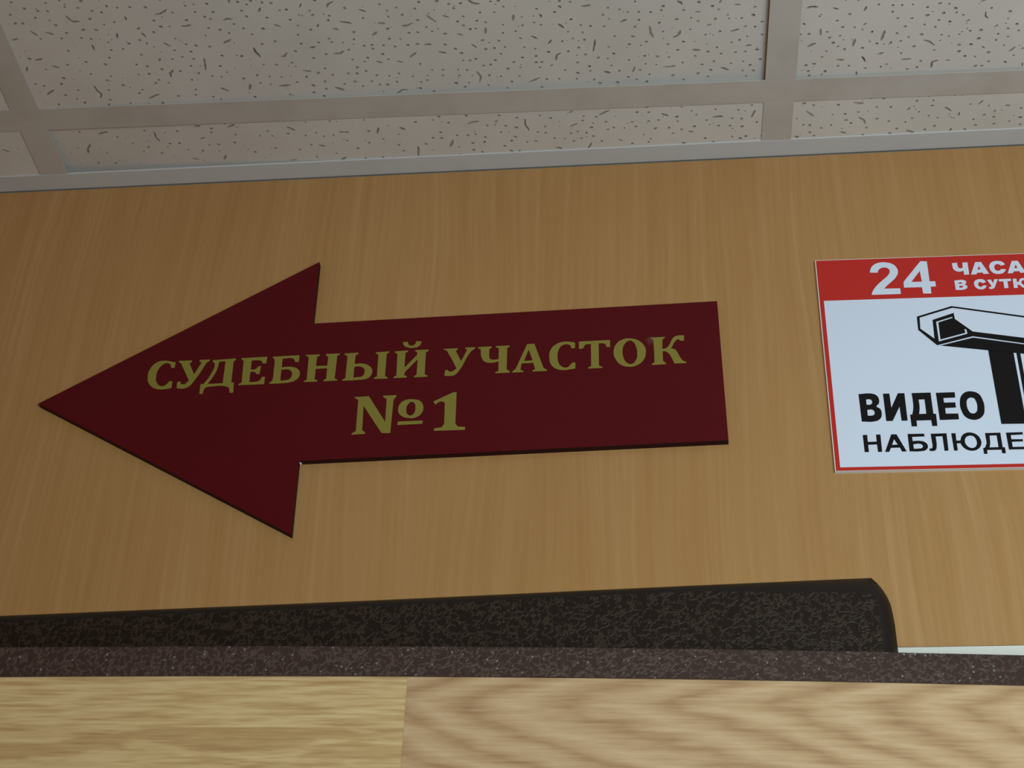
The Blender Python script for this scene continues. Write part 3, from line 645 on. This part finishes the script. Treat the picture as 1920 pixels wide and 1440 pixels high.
opening = [(0.080, 0.005), (0.080, 1.90), (0.080, 1.95), (0.080, 1.97), (0.080, 1.98), (0.080, 1.99), (0.078, 2.00), (0.074, 2.00), (0.068, 2.00),
           (0.0132, 2.00), (-0.2011, 2.00), (-0.4604, 2.00), (-0.500, 2.00), (-0.508, 2.00), (-0.514, 2.00), (-0.518, 1.998), (-0.520, 1.99), (-0.522, 1.98), (-0.522, 1.96), (-0.522, 1.90), (-0.522, 0.005)]
bm = bmesh.new()
def lerp2(a, b, t):
    return (a[0] + (b[0] - a[0]) * t, a[1] + (b[1] - a[1]) * t)
rings = [(outer, 0.0003, 0), (outer, -0.0022, 1), ([lerp2(a, b, 0.35) for a, b in zip(outer, inner)], -0.0062, 1),
         ([lerp2(a, b, 0.75) for a, b in zip(outer, inner)], -0.0092, 1), (inner, -0.0100, 1), (opening, -0.0100, 0), (opening, 0.0003, 0)]
prev = None
for pts, y, mi in rings:
    cur = [bm.verts.new((x, y, z)) for x, z in pts]
    if prev:
        for i in range(len(cur) - 1):
            f = bm.faces.new((prev[i], prev[i + 1], cur[i + 1], cur[i]))
            f.material_index = mi
            f.smooth = mi == 1
    prev = cur
tag(from_bm('trim_2', bm, ['hammer_dark', 'smooth_brown']), 'dark brown hammered steel door casing with a rounded corner below the arrow sign', 'door casing', kind='structure')

# ------------------------------------------------------------------ steel door leaf, slightly bowed, standing open before the casing
def bow(x):
    return -(0.07817 - 0.06655 * x - 0.059 * x * x)
def ribbon(name, x0, x1, z0, z1, front, thick, mat, parent, n=40, bevel=0.0):
    bm = bmesh.new()
    rows = []
    for i in range(n + 1):
        x = x0 + (x1 - x0) * i / n
        y = bow(x) + front
        rows.append([bm.verts.new((x, y, z0)), bm.verts.new((x, y, z1)), bm.verts.new((x, y + thick, z1)), bm.verts.new((x, y + thick, z0))])
    for a, b in zip(rows, rows[1:]):
        for k in range(4):
            bm.faces.new((a[k], a[(k + 1) % 4], b[(k + 1) % 4], b[k]))
    bm.faces.new(rows[0]); bm.faces.new(list(reversed(rows[-1])))
    if bevel:
        bm.edges.ensure_lookup_table()
        es = [e for e in bm.edges if abs(e.verts[0].co.z - e.verts[1].co.z) < 1e-6 and abs(e.verts[0].co.x - e.verts[1].co.x) > 1e-6]
        bmesh.ops.bevel(bm, geom=es, offset=bevel, segments=2, affect='EDGES', profile=0.5)
    return from_bm(name, bm, [mat], parent)
door = tag(empty('door_1', (0, 0, 0)), 'steel door leaf with brown hammered edging around a light oak laminate panel', 'door', kind='structure')
ribbon('leaf_body', -0.64, 0.36, 0.012, 2.0305, 0.0022, 0.036, 'hammer_dark', door)
tag(ribbon('edging', -0.64, 0.36, 2.0119, 2.0312, 0.0, 0.0022, 'hammer_edge', door, 60, 0.0005), 'brown hammered steel edging')
ribbon('edging', 0.340, 0.36, 0.012, 2.0117, 0.0, 0.0022, 'hammer_edge', door, 4, 0.0004)
ribbon('edging', -0.64, -0.620, 0.012, 2.0117, 0.0, 0.0022, 'hammer_edge', door, 4, 0.0004)
tag(ribbon('panel', -0.6198, 0.3398, 0.014, 2.0118, 0.0012, 0.0010, 'oak', door, 60), 'light oak laminate panel with horizontal grain')

# ------------------------------------------------------------------ burgundy arrow sign
arrow = tag(empty('arrow_sign', (-0.47468, -0.0054, 2.28119), (0, -0.021761, 0)),
            'dark burgundy arrow sign pointing left with gold Cyrillic lettering, on the beech wall', 'sign')
bm = bmesh.new()
plate(bm, [(0.0002, -0.0001), (0.2067, -0.1253), (0.2065, -0.0633), (0.5159, -0.0634), (0.5164, 0.0632), (0.2065, 0.0625), (0.2067, 0.1251)], 0.0, 0.0054, 0.0003)
bm.normal_update()
for f in bm.faces:
    f.material_index = 1 if abs(f.normal.y) < 0.3 else 0        # side faces take a darker colour than the front
from_bm('board', bm, ['burgundy', 'board_edge'], arrow)
tag(glyph_mesh('lettering', ARROW_TEXT, 'gold', arrow, 0.0002, -0.0002), 'upper line of gold lettering')
tag(glyph_mesh('lettering', ARROW_NUMBER, 'gold', arrow, 0.0002, -0.0002), 'larger gold number sign and figure one')
bm = bmesh.new()
plate(bm, [(0.2067, -0.0633), (0.2082, -0.0635), (0.2071, -0.0645)], 0.0022, 0.0044)
tag(from_bm('chip', bm, ['chip'], arrow), 'small bare white chip in the inner corner')

# ------------------------------------------------------------------ surveillance notice
SW, SH = 0.2640, 0.1905
notice = tag(empty('surveillance_sign', (0.11532, -0.003, 2.20245), (0, 0.008417, 0)),
             'white rectangular notice with red header, black camera pictogram and Cyrillic lettering, right of the arrow', 'sign')
bm = bmesh.new()
plate(bm, [(-0.0007, -0.0003), (SW + 0.0007, -0.0003), (SW + 0.0007, SH + 0.0006), (-0.0007, SH + 0.0006)], 0.0, 0.0030)
from_bm('board', bm, ['pvc'], notice)
def q20(*pts):
    return ' '.join('%d,%d' % (round(x * 20000), round(z * 20000)) for x, z in pts)
FX0, FX1, FZ0, FZ1 = 0.0030, SW - 0.0030, 0.0027, 0.1511
tag(glyph_mesh('red_border', [q20((0, 0), (SW, 0), (SW, SH), (0, SH)) + '|' + q20((FX0, FZ0), (FX1, FZ0), (FX1, FZ1), (FX0, FZ1))], 'red_print', notice, 0.0002, -0.0002), 'red border and header band')
bm = bmesh.new()
box(bm, FX0, FX1, -0.0002, 0.0, FZ0, FZ1)
tag(from_bm('white_field', bm, ['white_print'], notice), 'white printed field')
tag(glyph_mesh('header_number', S_24, 'white_print', notice, 0.0002, -0.0004), 'large white number 24')
tag(glyph_mesh('header_lettering', S_CHAS, 'white_print', notice, 0.0002, -0.0004), 'two lines of white lettering')
tag(glyph_mesh('camera_pictogram', CAMERA, 'black_print', notice, 0.0002, -0.0004), 'black camera pictogram')
tag(glyph_mesh('lettering', S_VIDEO, 'black_print', notice, 0.0002, -0.0004), 'heavy black lettering')
tag(glyph_mesh('lettering', S_NABL, 'black_print', notice, 0.0002, -0.0004), 'lighter wide black lettering')
